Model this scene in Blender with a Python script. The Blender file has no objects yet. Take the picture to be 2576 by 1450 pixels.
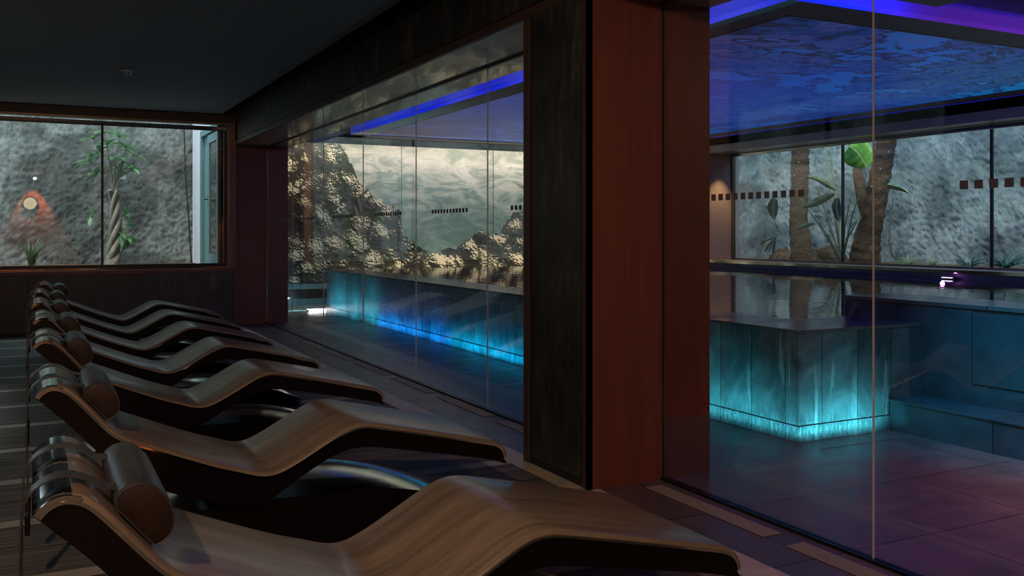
import bpy, bmesh, math, random
from mathutils import Vector, noise, Matrix

# ------------------------------------------------------------------ camera
S = bpy.context.scene
COL = S.collection
FP, CX, CY, YAW, EYE = 2340.0, 1288.0, 584.0, 0.474, 1.30
cam_d = bpy.data.cameras.new('camera')
cam_d.sensor_width = 36.0
cam_d.lens = FP / 2576 * 36
cam_d.shift_y = -(725 - CY) / 2576
cam_d.clip_start = 0.05
cam = bpy.data.objects.new('camera', cam_d)
COL.objects.link(cam)
cam.location = (0, 0, EYE)
cam.rotation_euler = (math.pi / 2, 0, -YAW)
S.camera = cam

# ------------------------------------------------------------------ sky, exposure
S.view_settings.view_transform = 'Standard'
S.view_settings.look = 'None'
S.view_settings.exposure = 0.15
S.view_settings.gamma = 1.0
try:
    S.view_settings.use_curve_mapping = False
    S.cycles.use_denoising = True
    S.cycles.sample_clamp_indirect = 3.0
    S.cycles.max_bounces = 8
    S.cycles.transparent_max_bounces = 16
    S.cycles.caustics_reflective = False
    S.cycles.caustics_refractive = False
except Exception:
    pass
W = bpy.data.worlds.new('sky')
S.world = W
W.use_nodes = True
bg = W.node_tree.nodes['Background']
bg.inputs['Color'].default_value = (0.62, 0.82, 0.95, 1)
bg.inputs['Strength'].default_value = 2.7

LIGHTS = []
def light(kind, name, loc, target, energy, color, size=0.1, size_y=None, spread=None, spot=None, blend=0.5):
    d = bpy.data.lights.new(name, kind)
    d.energy = energy; d.color = color
    if kind == 'AREA':
        if size_y: d.shape = 'RECTANGLE'; d.size = size; d.size_y = size_y
        else: d.shape = 'DISK'; d.size = size
        if spread: d.spread = spread
    elif kind == 'SPOT':
        d.shadow_soft_size = size; d.spot_size = spot; d.spot_blend = blend
    elif kind == 'POINT': d.shadow_soft_size = size
    elif kind == 'SUN': d.angle = size
    o = bpy.data.objects.new(name, d); COL.objects.link(o); o.location = loc
    v = Vector(target) - Vector(loc)
    o.rotation_euler = v.to_track_quat('-Z', 'Y').to_euler()
    return o
def strip(name, x0, x1, y0, y1, z, d, energy, color, spread=None):
    """rectangular strip lamp whose long side follows X or Y, shining along d"""
    lx, ly = abs(x1 - x0), abs(y1 - y0)
    o = light('AREA', name, ((x0+x1)/2, (y0+y1)/2, z), ((x0+x1)/2 + d[0], (y0+y1)/2 + d[1], z + d[2]), energy, color, 0.1, 0.1, spread)
    d = Vector(d).normalized()
    zax = -d
    yax = Vector((0, 1, 0)) if ly > lx else Vector((1, 0, 0))
    yax = (yax - zax * yax.dot(zax)).normalized()
    xax = yax.cross(zax)
    o.rotation_euler = Matrix((xax, yax, zax)).transposed().to_euler()
    o.data.size_y = max(lx, ly); o.data.size = max(min(lx, ly), 0.02)
    return o

# hazy daylight from above on both planted courtyards
light('SUN', 'daylight_sun', (0, 0, 12), (2.6, 2.2, 4), 3.4, (1.0, 0.97, 0.92), 0.30)
# pool-hall coves (blue), wall grazers at the foot of the pool, mural wash
BLUE = (0.0, 0.01, 1.0)
strip('cove_strip_long', 4.02, 4.04, 3.0, 15.2, 3.075, (1, 0, -0.02), 75, BLUE)
strip('cove_strip_cross', 4.9, 5.86, 4.66, 4.70, 3.0, (0, 0.6, 0.5), 9, BLUE)
strip('cove_strip_bay', 6.0, 10.4, 3.7, 3.75, 3.02, (0, 0.6, 0.5), 34, (0.06, 0.0, 1.0))
strip('cove_strip_bay_pink', 6.2, 10.4, 2.9, 2.95, 3.02, (0, 0.8, 0.2), 9, (1.0, 0.08, 0.25))
strip('cove_strip_window', 10.53, 10.55, 3.0, 13.0, 3.02, (0.6, 0, 0.1), 8, BLUE)
strip('mural_wash', 3.3, 10.5, 15.80, 15.86, 2.93, (0, 0.42, -1), 90, (1.0, 0.91, 0.80))
strip('mural_fill_low', 4.9, 10.5, 15.80, 15.84, 0.30, (0, 0.5, 1), 30, (1.0, 0.9, 0.70))  # low fill added to even out the mural, no fixture known there
for nm, a, b, e, c, d in (('a', 12.2, 14.6, 24, (0.03, 0.50, 0.72), .26), ('b', 9.7, 12.2, 17, (0.0, 0.24, 0.9), .12),
                          ('c', 7.6, 9.7, 14, (0.0, 0.40, 0.80), .12), ('d', 5.9, 7.6, 8, (0.0, 0.55, 0.40), .12),
                          ('e', 4.31, 5.9, 8, (0.05, 0.50, 0.64), .20)):
    strip('pool_grazer_' + nm, 4.185 - d, 4.20 - d, a, b, 0.012, (1, 0, 0.80), e, c, math.radians(96))
strip('pool_grazer_front', 4.22, 4.92, 4.10, 4.115, 0.012, (0, 1, 0.80), 5.6, (0.05, 0.52, 0.64), math.radians(96))
# purple and pink ceiling washes over the right-hand end of the pool hall
light('SPOT', 'hall_spot_purple', (4.1, 1.7, 2.85), (4.2, 2.6, 0.0), 190, (0.85, 0.26, 0.72), 0.15, spot=1.25, blend=1.0)
light('SPOT', 'hall_spot_pink', (4.55, 1.9, 2.85), (5.1, 2.1, 0), 430, (1.0, 0.50, 0.40), 0.12, spot=1.15, blend=1.0)
light('SPOT', 'hall_fill_teal', (3.5, 2.3, 2.85), (5.3, 3.35, 0.50), 800, (0.0, 0.42, 0.72), 0.15, spot=0.72, blend=1.0)  # teal fill added to colour the parapet, no known lamp there
light('SPOT', 'reveal_spot', (10.92, 12.80, 2.66), (10.90, 13.2, 0.8), 80, (1.0, 0.62, 0.28), 0.02, spot=1.0, blend=0.8)
# warm lamps of the lounge behind the camera
light('SPOT', 'lounge_lamp_a', (0.0, -3.3, 2.83), (1.3, 2.2, 0), 210, (1.0, 0.64, 0.44), 0.04, spot=1.9, blend=1.0)
light('SPOT', 'lounge_lamp_b', (-0.95, 1.0, 2.83), (2.3, 4.8, 0.5), 165, (1.0, 0.66, 0.46), 0.04, spot=1.7, blend=1.0)
light('SPOT', 'rear_wall_spot', (-0.05, -3.72, 2.80), (-0.05, -4.05, 1.2), 620, (1.0, 0.36, 0.10), 0.05, spot=1.1, blend=0.35)

# ------------------------------------------------------------------ helpers
s_, c_ = math.sin(YAW), math.cos(YAW)
def ray(x, y):
    r = (x - CX) / FP
    return Vector((s_ + r * c_, c_ - r * s_, -(y - CY) / FP))
def at(x, y, X=None, Y=None, Z=None):
    d = ray(x, y)
    t = X / d.x if X is not None else Y / d.y if Y is not None else (Z - EYE) / d.z
    return Vector((0, 0, EYE)) + d * t

def tag(o, label=None, cat=None, group=None, kind=None):
    if label: o['label'] = label
    if cat: o['category'] = cat
    if group: o['group'] = group
    if kind: o['kind'] = kind
    return o
def empty(name, loc=(0, 0, 0)):
    o = bpy.data.objects.new(name, None); COL.objects.link(o); o.location = loc
    o.empty_display_size = 0.1
    return o
def copy_tree(o, parent=None):
    c = o.copy(); COL.objects.link(c); c.parent = parent
    for ch in list(o.children): copy_tree(ch, c)
    return c

class MB:
    def __init__(s): s.v = []; s.f = []; s.m = []
    def add(s, vs, fs, mi=0):
        n = len(s.v); s.v += [tuple(v) for v in vs]
        s.f += [[i + n for i in f] for f in fs]; s.m += [mi] * len(fs); return s
    def box(s, x0, x1, y0, y1, z0, z1, mi=0):
        vs = [(x, y, z) for z in (z0, z1) for x, y in ((x0, y0), (x1, y0), (x1, y1), (x0, y1))]
        return s.add(vs, [(3,2,1,0),(4,5,6,7),(0,1,5,4),(1,2,6,5),(2,3,7,6),(3,0,4,7)], mi)
    def prism(s, poly, y0, y1):
        """polygon in X-Z extruded along Y"""
        n = len(poly)
        vs = [(x, y0, z) for x, z in poly] + [(x, y1, z) for x, z in poly]
        fs = [list(range(n)), list(range(2*n-1, n-1, -1))]
        fs += [(i, i+n, (i+1) % n + n, (i+1) % n) for i in range(n)]
        return s.add(vs, fs)
    def ribbon(s, a, b, y0, y1, round_=0.0):
        """solid strip between curve a (upper) and b (lower), both lists of X-Z, closed by quads"""
        n = len(a); vs = []; fs = []
        rows = []
        for i in range(n):
            rows.append([(a[i][0], y0, a[i][1]), (a[i][0], y1, a[i][1]), (b[i][0], y1, b[i][1]), (b[i][0], y0, b[i][1])])
        for r in rows: vs += r
        for i in range(n-1):
            for k in range(4):
                fs.append((4*i+k, 4*i+(k+1) % 4, 4*i+4+(k+1) % 4, 4*i+4+k))
        fs.append((3, 2, 1, 0)); fs.append((4*n-4, 4*n-3, 4*n-2, 4*n-1))
        return s.add(vs, fs)
    def tube(s, pts, rad, seg=10, caps=True, flat=1.0):
        pts = [Vector(p) for p in pts]; n = len(pts)
        if not isinstance(rad, (list, tuple)): rad = [rad] * n
        up = Vector((0.13, 0.21, 1)).normalized(); vs = []; base = None
        for i in range(n):
            t = (pts[min(i+1, n-1)] - pts[max(i-1, 0)]).normalized()
            if base is None:
                base = t.cross(up)
                if base.length < .1: base = t.cross(Vector((1, 0, 0)))
            base = (base - t * base.dot(t)).normalized(); b2 = t.cross(base)
            for k in range(seg):
                a = 2 * math.pi * k / seg
                vs.append(pts[i] + (base * math.cos(a) + b2 * math.sin(a) * flat) * rad[i])
        fs = [(i*seg+k, i*seg+(k+1) % seg, (i+1)*seg+(k+1) % seg, (i+1)*seg+k) for i in range(n-1) for k in range(seg)]
        if caps: fs += [list(range(seg-1, -1, -1)), list(range((n-1)*seg, n*seg))]
        return s.add(vs, fs)
    def cyl(s, c, r, h, axis='Z', seg=24):
        c = Vector(c); d = {'X': Vector((1,0,0)), 'Y': Vector((0,1,0)), 'Z': Vector((0,0,1))}[axis]
        return s.tube([c, c + d * h], r, seg)
    def blade(s, p, d, L, w, droop=0.4, n=7, fold=0.15, tip=0.05, wave=0.0):
        """leaf blade: strip with a keel, bending down under its weight"""
        p = Vector(p); d = Vector(d).normalized(); vs = []; fs = []
        side = d.cross(Vector((0, 0, 1)))
        if side.length < .05: side = Vector((1, 0, 0))
        side.normalize(); q = p.copy(); dd = d.copy()
        for i in range(n + 1):
            t = i / n
            ww = w * (math.sin(math.pi * min(1, (t * .92 + .08))) ** .7 * (1 - tip) + tip * (1 - t))
            nn = side.cross(dd).normalized()
            vs += [q - side * ww + nn * ww * fold * 2, q, q + side * ww + nn * ww * fold * 2]
            q = q + dd * (L / n); dd = (dd - Vector((0, 0, droop / n))).normalized()
        for i in range(n):
            a = 3 * i
            fs += [(a, a+1, a+4, a+3), (a+1, a+2, a+5, a+4)]
        return s.add(vs, fs)
    def build(s, name, mat, parent=None, sharp=40, bevel=0, weld=False):
        off = Vector(parent.matrix_basis.translation) if parent else Vector((0, 0, 0))
        p = parent
        while p is not None and p.parent is not None:
            p = p.parent; off = off + Vector(p.matrix_basis.translation)
        me = bpy.data.meshes.new(name)
        me.from_pydata([Vector(v) - off for v in s.v], [], s.f)
        mats = mat if isinstance(mat, (list, tuple)) else [mat]
        for m in mats: me.materials.append(m)
        if len(mats) > 1:
            for i, k in enumerate(s.m): me.polygons[i].material_index = k
        bm = bmesh.new(); bm.from_mesh(me)
        if weld: bmesh.ops.remove_doubles(bm, verts=bm.verts, dist=1e-5)
        bmesh.ops.recalc_face_normals(bm, faces=bm.faces)
        for f in bm.faces: f.smooth = True
        lim = math.radians(sharp)
        for e in bm.edges:
            if len(e.link_faces) == 2: e.smooth = e.calc_face_angle(0) < lim
        bm.to_mesh(me); bm.free()
        o = bpy.data.objects.new(name, me); COL.objects.link(o)
        if parent: o.parent = parent
        if bevel:
            b = o.modifiers.new('bevel', 'BEVEL'); b.width = bevel; b.segments = 2; b.limit_method = 'ANGLE'
            b.angle_limit = math.radians(50)
        return o
def box(name, mat, x0, x1, y0, y1, z0, z1, parent=None, bevel=0):
    return MB().box(x0, x1, y0, y1, z0, z1).build(name, mat, parent, bevel=bevel)
def struct(o): o['kind'] = 'structure'; return o

# ------------------------------------------------------------------ materials
class NT:
    def __init__(s, name):
        s.m = bpy.data.materials.new(name); s.m.use_nodes = True
        s.t = s.m.node_tree; s.n = s.t.nodes; s.b = s.n['Principled BSDF']; s.out = s.n['Material Output']
        s._co = None
    def node(s, typ, ins=None, **kw):
        n = s.n.new(typ)
        for k, v in kw.items(): setattr(n, k, v)
        for k, v in (ins or {}).items(): s.set(n.inputs[k], v)
        return n
    def set(s, sock, v):
        if isinstance(v, bpy.types.NodeSocket): s.t.links.new(v, sock)
        elif isinstance(v, bpy.types.Node): s.t.links.new(v.outputs[0], sock)
        else: sock.default_value = v
    def co(s):
        if not s._co: s._co = s.n.new('ShaderNodeTexCoord').outputs['Object']
        return s._co
    def map(s, scale=(1,1,1), loc=(0,0,0), rot=(0,0,0), v=None):
        return s.node('ShaderNodeMapping', {'Vector': v or s.co(), 'Scale': scale, 'Location': loc, 'Rotation': rot}).outputs[0]
    def noise(s, scale, detail=4, rough=.5, dist=0, v=None):
        return s.node('ShaderNodeTexNoise', {'Vector': v or s.co(), 'Scale': scale, 'Detail': detail, 'Roughness': rough, 'Distortion': dist}).outputs[0]
    def vor(s, scale, v=None, feature='F1', smooth=None, out=0, rnd=1.0):
        n = s.node('ShaderNodeTexVoronoi', {'Vector': v or s.co(), 'Scale': scale, 'Randomness': rnd}, feature=feature)
        if smooth is not None: n.inputs['Smoothness'].default_value = smooth
        return n.outputs[out]
    def math(s, op, a, b=0.0, c=0.0, clamp=False):
        n = s.node('ShaderNodeMath', operation=op, use_clamp=clamp)
        s.set(n.inputs[0], a); s.set(n.inputs[1], b); s.set(n.inputs[2], c); return n.outputs[0]
    def ramp(s, f, stops, interp='LINEAR'):
        n = s.node('ShaderNodeValToRGB', {'Fac': f}); r = n.color_ramp; r.interpolation = interp
        while len(r.elements) < len(stops): r.elements.new(0.5)
        for e, (p, c) in zip(r.elements, stops):
            e.position = p; e.color = (c[0], c[1], c[2], 1) if not isinstance(c, (int, float)) else (c, c, c, 1)
        return n.outputs[0]
    def mix(s, f, a, b, mode='MIX'):
        n = s.node('ShaderNodeMix', data_type='RGBA', blend_type=mode)
        s.set(n.inputs['Factor'], f)
        for i, v in ((6, a), (7, b)):
            if isinstance(v, (tuple, list)) and len(v) == 3: v = (*v, 1)
            s.set(n.inputs[i], v)
        return n.outputs[2]
    def sep(s, v=None):
        return s.node('ShaderNodeSeparateXYZ', {0: v or s.co()}).outputs
    def comb(s, x, y, z):
        return s.node('ShaderNodeCombineXYZ', {0: x, 1: y, 2: z}).outputs[0]
    def bump(s, h, strength=.3, dist=.02):
        n = s.node('ShaderNodeBump', {'Height': h, 'Strength': strength, 'Distance': dist})
        s.set(s.b.inputs['Normal'], n.outputs[0]); return n.outputs[0]
    def bsdf(s, color=None, rough=None, metal=None, spec=None, coat=None, **kw):
        for k, v in (('Base Color', color), ('Roughness', rough), ('Metallic', metal), ('Specular IOR Level', spec), ('Coat Weight', coat)):
            if v is not None:
                if k == 'Base Color' and isinstance(v, (tuple, list)): v = (*v[:3], 1)
                s.set(s.b.inputs[k], v)
        for k, v in kw.items(): s.set(s.b.inputs[k.replace('_', ' ')], v)
        return s.m
def plain(name, color, rough=.5, metal=0, spec=.5, nscale=40, namt=.12, bump=0.0):
    t = NT(name)
    n = t.noise(nscale, 5, .6)
    k = t.ramp(n, [(0, 1 - namt), (1, 1 + namt)])
    t.bsdf(t.mix(1.0, color, k, 'MULTIPLY'), rough, metal, spec)
    if bump: t.bump(n, bump, .01)
    return t.m
def wood(name, dark, light_, scale=(1, 1, 1), rough=.4, band=9, coat=0.0, spec=.4):
    """scale small along the grain"""
    t = NT(name)
    v = t.map(scale)
    n1 = t.noise(band, 6, .6, .4, v); n2 = t.noise(band * 7, 4, .6, 0, v)
    f = t.math('ADD', t.math('MULTIPLY', n1, .7), t.math('MULTIPLY', n2, .3))
    col = t.ramp(f, [(.3, dark), (.7, light_)])
    t.bsdf(col, rough, 0, spec, coat)
    t.bump(n2, .08, .004)
    return t.m

M = {}
M['mahogany'] = wood('mahogany_veneer', (.095, .026, .016), (.17, .054, .031), (1, 1, .06), .38, 7)
M['mahogany_dark'] = wood('dark_mahogany_veneer', (.045, .026, .018), (.075, .045, .032), (.2, .06, .2), .4, 7)
M['soffit'] = wood('soffit_veneer', (.36, .27, .21), (.50, .40, .32), (.8, .08, 1), .25, 6, .6, .6)
M['lounger_wood'] = wood('lounger_teak', (.095, .072, .052), (.30, .235, .17), (.10, 1, .10), .28, 16, .12, .45)
M['lounger_wood_edge'] = wood('lounger_teak_edge', (.15, .065, .03), (.24, .11, .05), (.08, 1, 1), .4, 16)
M['body'] = plain('black_lacquer', (.005, .0035, .0035), .24, 0, .3, 60, .5)
M['chrome'] = plain('polished_steel', (.62, .62, .60), .07, 1, .5, 6, .06)
M['steel_cover'] = plain('dark_polished_steel', (.45, .43, .38), .12, 1, .5, 3, .2)
M['black'] = plain('black_rubber', (.008, .008, .008), .6)
M['black_metal'] = plain('black_metal', (.012, .012, .013), .35, .4)
M['bronze'] = plain('bronze_anodised_metal', (.17, .13, .10), .28, .7, .5, 10, .1)
M['ceil'] = plain('painted_plaster_ceiling', (.36, .37, .37), .75, 0, .3, 12, .06, .05)
M['ceil_hall'] = plain('hall_soffit_plaster', (.46, .42, .42), .45, 0, .4, 5, .06, .02)
M['cove'] = plain('cove_white_plaster', (.34, .32, .36), .7, 0, .2)
M['shell'] = plain('dark_render', (.05, .05, .05), .8)
M['rear_plaster'] = plain('orange_clay_plaster', (.42, .20, .10), .85, 0, .2, 8, .2, .2)
M['tan_plaster'] = plain('tan_plaster', (.24, .19, .165), .7, 0, .3, 20, .08)
M['sill'] = plain('bronze_lacquered_sill', (.38, .31, .24), .3, .2, .5, 10, .08)
M['base_stone'] = plain('grey_green_stone', (.10, .135, .14), .4, 0, .4, 6, .15)
M['brass'] = plain('brass_strip', (.55, .38, .18), .3, 1)
M['lamp_metal'] = plain('lamp_trim', (.4, .38, .34), .3, 1)
M['white_plastic'] = plain('white_plastic', (.55, .55, .52), .5)
M['white_paint'] = plain('white_painted_render', (.62, .62, .66), .8, 0, .3, 9, .12, .2)
M['teal_paint'] = plain('teal_painted_metal', (.13, .24, .25), .4, 0, .5, 15, .1)
M['cable'] = plain('black_cable', (.01, .01, .012), .6)
M['clay'] = plain('terracotta_grey_pot', (.16, .13, .11), .8, 0, .3, 10, .3, .3)

# slate cladding: near-black with pale scuffs
t = NT('black_slate')
n = t.noise(2.2, 6, .62, .3); st = t.noise(9, 6, .7, .2, t.map((1.2, 1.2, .35)))
f = t.math('MULTIPLY', n, st)
t.bsdf(t.ramp(f, [(.15, (.014, .014, .013)), (.30, (.034, .035, .032)), (.46, (.11, .11, .10))]), t.ramp(st, [(.3, .28), (.7, .55)]), 0, .45)
t.bump(st, .12, .01)
M['slate'] = t.m

# dark stone tiles with thin joints
def tiles(name, c0, c1, joint, x0, dx, y0, dy, w=.004, rough=(.28, .45)):
    t = NT(name)
    X, Y, Z = t.sep()
    def line(v, o, d):
        q = t.math('FRACT', t.math('DIVIDE', t.math('SUBTRACT', v, o), d))
        q = t.math('ABSOLUTE', t.math('SUBTRACT', q, .5))
        return t.math('GREATER_THAN', q, .5 - w / d)
    j = t.math('MAXIMUM', line(X, x0, dx), line(Y, y0, dy))
    idv = t.comb(t.math('FLOOR', t.math('DIVIDE', t.math('SUBTRACT', X, x0), dx)), t.math('FLOOR', t.math('DIVIDE', t.math('SUBTRACT', Y, y0), dy)), 0)
    wn = t.node('ShaderNodeTexWhiteNoise', {0: idv}).outputs[0]
    n = t.noise(5, 7, .65, .3)
    col = t.ramp(n, [(.3, c0), (.7, c1)])
    col = t.mix(1.0, col, t.ramp(wn, [(0, .82), (1, 1.15)]), 'MULTIPLY')
    col = t.mix(j, col, joint)
    t.bsdf(col, t.ramp(n, [(.3, rough[0]), (.7, rough[1])]), 0, .4)
    t.bump(n, .05, .01)
    return t.m
M['floor'] = tiles('dark_stone_tiles', (.070, .060, .060), (.115, .10, .098), (.025, .018, .014), 3.435, .67, 3.41, .67)
M['wet_lit_floor'] = tiles('wet_lit_stone', (.22, .24, .24), (.32, .33, .32), (.1, .1, .1), 3.435, .67, 3.41, .67, .003, (.14, .3))  # far wet strip; light off the mural wall put into paler stone
M['bench_tile'] = tiles('dark_stone_cladding', (.026, .042, .052), (.048, .074, .090), (.01, .01, .01), 5.3, 9, 4.3, 1.37)  # teal light on the parapet partly put into the tile colour
M['coping'] = tiles('pool_coping_stone', (.055, .05, .052), (.10, .09, .09), (.02, .02, .02), 4.20, .52, 4.31, .60, .004, (.12, .28))

# wood-look planks running along X: wide dark boards, narrow pale strips (period along Y)
t = NT('striped_plank_floor')
X, Y, Z = t.sep()
q = t.math('DIVIDE', t.math('SUBTRACT', Y, 3.96), .79)
fr = t.math('FRACT', q)
light_m = t.math('GREATER_THAN', fr, .86)
j = t.math('MAXIMUM', t.math('LESS_THAN', t.math('ABSOLUTE', t.math('SUBTRACT', fr, .86)), .006), t.math('LESS_THAN', fr, .008))
j = t.math('MAXIMUM', j, t.math('LESS_THAN', t.math('ABSOLUTE', t.math('SUBTRACT', fr, .43)), .004))
wv = t.map((.35, 9, 1))
g = t.noise(4, 6, .65, .5, wv); g2 = t.noise(14, 4, .6, 0, wv)
g = t.math('ADD', t.math('MULTIPLY', g, .6), t.math('MULTIPLY', g2, .4))
dk = t.ramp(g, [(.36, (.030, .028, .025)), (.64, (.26, .24, .21))])
lt = t.ramp(t.noise(6, 6, .6, .4), [(.3, (.33, .31, .26)), (.7, (.52, .49, .42))])
col = t.mix(light_m, dk, lt); col = t.mix(j, col, (.012, .012, .012))
t.bsdf(col, .6, 0, .15); t.bump(g, .3, .006)
M['planks'] = t.m
t = NT('cream_stone_border')
n = t.noise(7, 7, .7, .6)
t.bsdf(t.ramp(n, [(.3, (.36, .32, .25)), (.6, (.55, .49, .39)), (.8, (.64, .58, .47))]), .38, 0, .4); t.bump(n, .08, .006)
M['cream'] = t.m

# wet slate slabs of the pool wall: vertical slabs with mineral streaks
t = NT('wet_slate_slabs')
X, Y, Z = t.sep()
sv = t.math('SUBTRACT', X, Y)
u = t.math('DIVIDE', t.math('ADD', sv, .11), .31)
fr = t.math('ABSOLUTE', t.math('SUBTRACT', t.math('FRACT', u), .5))
seam = t.math('GREATER_THAN', fr, .491)
wn = t.node('ShaderNodeTexWhiteNoise', {0: t.comb(t.math('FLOOR', u), 0, 0)}).outputs[0]
cl = t.noise(3.2, 7, .65, .8); stk = t.noise(11, 6, .65, .4, t.map((1, 1, .12))); fine = t.noise(42, 4, .7, .3, t.map((1, 1, .3)))
col = t.ramp(cl, [(.3, (.03, .034, .036)), (.52, (.075, .085, .088)), (.72, (.14, .155, .16))])
col = t.mix(1.0, col, t.ramp(wn, [(0, .55), (1, 1.5)]), 'MULTIPLY')
col = t.mix(t.ramp(stk, [(.60, 0.0), (.74, .55)]), col, (.34, .36, .36))
col = t.mix(t.ramp(stk, [(.26, .6), (.40, 0.0)]), col, (.05, .055, .06))
col = t.mix(seam, col, (.01, .012, .014))
t.bsdf(col, t.ramp(fine, [(.35, .10), (.65, .42)]), 0, .6)
t.bump(t.math('ADD', fine, stk), .35, .012)
M['wet_slate'] = t.m

# pool water
t = NT('pool_water')
w1 = t.noise(2.4, 3, .5, .4, t.map((1, 1, 1))); w2 = t.noise(9, 2, .5, .2)
t.bump(t.math('ADD', w1, t.math('MULTIPLY', w2, .3)), .045, .06)
t.bsdf((.006, .018, .040), .015, 0, .5, IOR=1.33)
M['water'] = t.m

# clear safety glass (thin panes): fresnel mix of see-through and mirror
def glass(name, tint, ior=1.5, rough=0.0, boost=1.0):
    t = NT(name)
    t.n.remove(t.b)
    bf = t.node('ShaderNodeNewGeometry').outputs['Backfacing']       # same reflectance at both faces of the thin pane
    iv = t.math('ADD', t.math('MULTIPLY', bf, 1 / ior - ior), ior)
    fr = t.node('ShaderNodeFresnel', {'IOR': iv}).outputs[0]
    f = t.math('MULTIPLY', fr, boost, clamp=True)
    a = t.node('ShaderNodeBsdfTransparent', {'Color': (*tint, 1)})
    b = t.node('ShaderNodeBsdfGlossy', {'Color': (1, 1, 1, 1), 'Roughness': rough})
    mx = t.node('ShaderNodeMixShader', {0: f, 1: a.outputs[0], 2: b.outputs[0]})
    t.t.links.new(mx.outputs[0], t.out.inputs[0]); return t.m
M['glass'] = glass('clear_partition_glass', (.975, .985, .98), 1.5)
M['window_glass'] = glass('window_glass', (.93, .96, .95), 1.52)
t = NT('green_glass_edge'); t.bsdf((.6, .6, .57), .15, 0, .6); M['glass_edge'] = t.m

def emit(name, color, strength):
    t = NT(name); t.n.remove(t.b)
    e = t.node('ShaderNodeEmission', {'Color': (*color, 1), 'Strength': strength})
    t.t.links.new(e.outputs[0], t.out.inputs[0]); return t.m
M['led_white'] = emit('white_led_diffuser', (1, .93, .88), 9)
M['led_cyan'] = emit('cyan_led_line', (.35, .85, 1.0), 2.2)
M['led_disc'] = emit('warm_lamp_disc', (1, .72, .42), 5.5)
M['led_blue'] = emit('blue_led', (.2, .35, 1), 1.2)
M['led_purple'] = emit('purple_led', (.9, .6, 1), 3.5)

# leather
t = NT('grey_black_leather')
n = t.noise(90, 4, .6); w = t.noise(5, 4, .6, .8, t.map((1, .3, 1)))
t.bsdf(t.ramp(w, [(.3, (.030, .031, .032)), (.7, (.060, .060, .060))]), t.ramp(n, [(.3, .30), (.7, .46)]), 0, .5)
t.bump(t.math('ADD', t.math('MULTIPLY', w, 1.2), t.math('MULTIPLY', n, .2)), .22, .01)
M['leather'] = t.m
t = NT('brown_leather')
n = t.noise(110, 4, .6)
t.bsdf(t.ramp(n, [(.3, (.013, .005, .0035)), (.7, (.026, .010, .006))]), .5, 0, .35); t.bump(n, .15, .004)
M['brown_leather'] = t.m

# rough cast concrete / stucco of the courtyard walls
def rough_wall(name, a, b, c):
    t = NT(name)
    big = t.noise(1.1, 5, .6, .6); drip = t.noise(15, 6, .72, .9, t.map((1, 1, .30))); fine = t.noise(50, 6, .8, .3); gr = t.noise(120, 3, .7)
    pat = t.ramp(big, [(.42, 0.0), (.58, 1.0)])
    tex = t.math('ADD', t.math('MULTIPLY', drip, pat), t.math('MULTIPLY', fine, t.math('SUBTRACT', 1.0, t.math('MULTIPLY', pat, .7))))
    f = t.math('ADD', t.math('MULTIPLY', big, .45), t.math('MULTIPLY', tex, .45)); f = t.math('ADD', f, t.math('MULTIPLY', gr, .12))
    t.bsdf(t.ramp(f, [(.36, a), (.52, b), (.66, c)]), .85, 0, .25)
    h = t.math('ADD', tex, t.math('MULTIPLY', gr, .35))
    t.bump(h, 1.0, .11); return t.m
M['rock_grey'] = rough_wall('rough_cast_stucco', (.10, .105, .09), (.28, .29, .26), (.55, .56, .51))
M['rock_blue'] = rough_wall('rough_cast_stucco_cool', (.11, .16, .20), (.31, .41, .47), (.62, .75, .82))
t = NT('courtyard_soil'); n = t.noise(22, 7, .75, .4)
t.bsdf(t.ramp(n, [(.3, (.05, .035, .022)), (.6, (.16, .11, .07)), (.75, (.32, .25, .18))]), .95, 0, .2); t.bump(n, 1.0, .05)
M['soil'] = t.m
t = NT('shaggy_palm_bark'); X, Y, Z = t.sep()
r = t.noise(16, 7, .75, .5, t.map((1, 1, 3.2))); f2 = t.noise(45, 4, .7, 0, t.map((2, 2, 1)))
f = t.math('ADD', t.math('MULTIPLY', r, .7), t.math('MULTIPLY', f2, .3))
t.bsdf(t.ramp(f, [(.34, (.035, .02, .012)), (.52, (.15, .09, .055)), (.70, (.36, .25, .16))]), .95, 0, .15); t.bump(f, 1.0, .06)
M['palm_bark'] = t.m
t = NT('smooth_grey_bark'); f = t.noise(14, 6, .6, .5, t.map((1, 1, .5)))
t.bsdf(t.ramp(f, [(.3, (.14, .12, .095)), (.7, (.30, .265, .21))]), .75, 0, .3); t.bump(f, .5, .02)
M['grey_bark'] = t.m
def leafm(name, a, b, transl=.35):
    t = NT(name); n = t.noise(6, 4, .6)
    col = t.ramp(n, [(.3, a), (.7, b)])
    t.bsdf(col, .42, 0, .4)
    tr = t.node('ShaderNodeBsdfTranslucent', {'Color': col})
    mx = t.node('ShaderNodeMixShader', {0: transl, 1: t.b.outputs[0], 2: tr.outputs[0]})
    t.t.links.new(mx.outputs[0], t.out.inputs[0]); return t.m
M['leaf_dark'] = leafm('dark_green_leaf', (.03, .085, .045), (.07, .17, .085))
M['leaf_mid'] = leafm('mid_green_leaf', (.07, .18, .08), (.15, .30, .12))
M['leaf_lime'] = leafm('lime_banana_leaf', (.20, .52, .07), (.34, .72, .14), .55)
M['leaf_stripe'] = leafm('cream_striped_leaf', (.22, .36, .18), (.60, .66, .42), .4)
M['leaf_blue'] = leafm('blue_green_leaf', (.06, .17, .15), (.16, .34, .32))
M['stalk'] = leafm('pale_green_stalk', (.20, .30, .15), (.30, .40, .20), .1)

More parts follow.
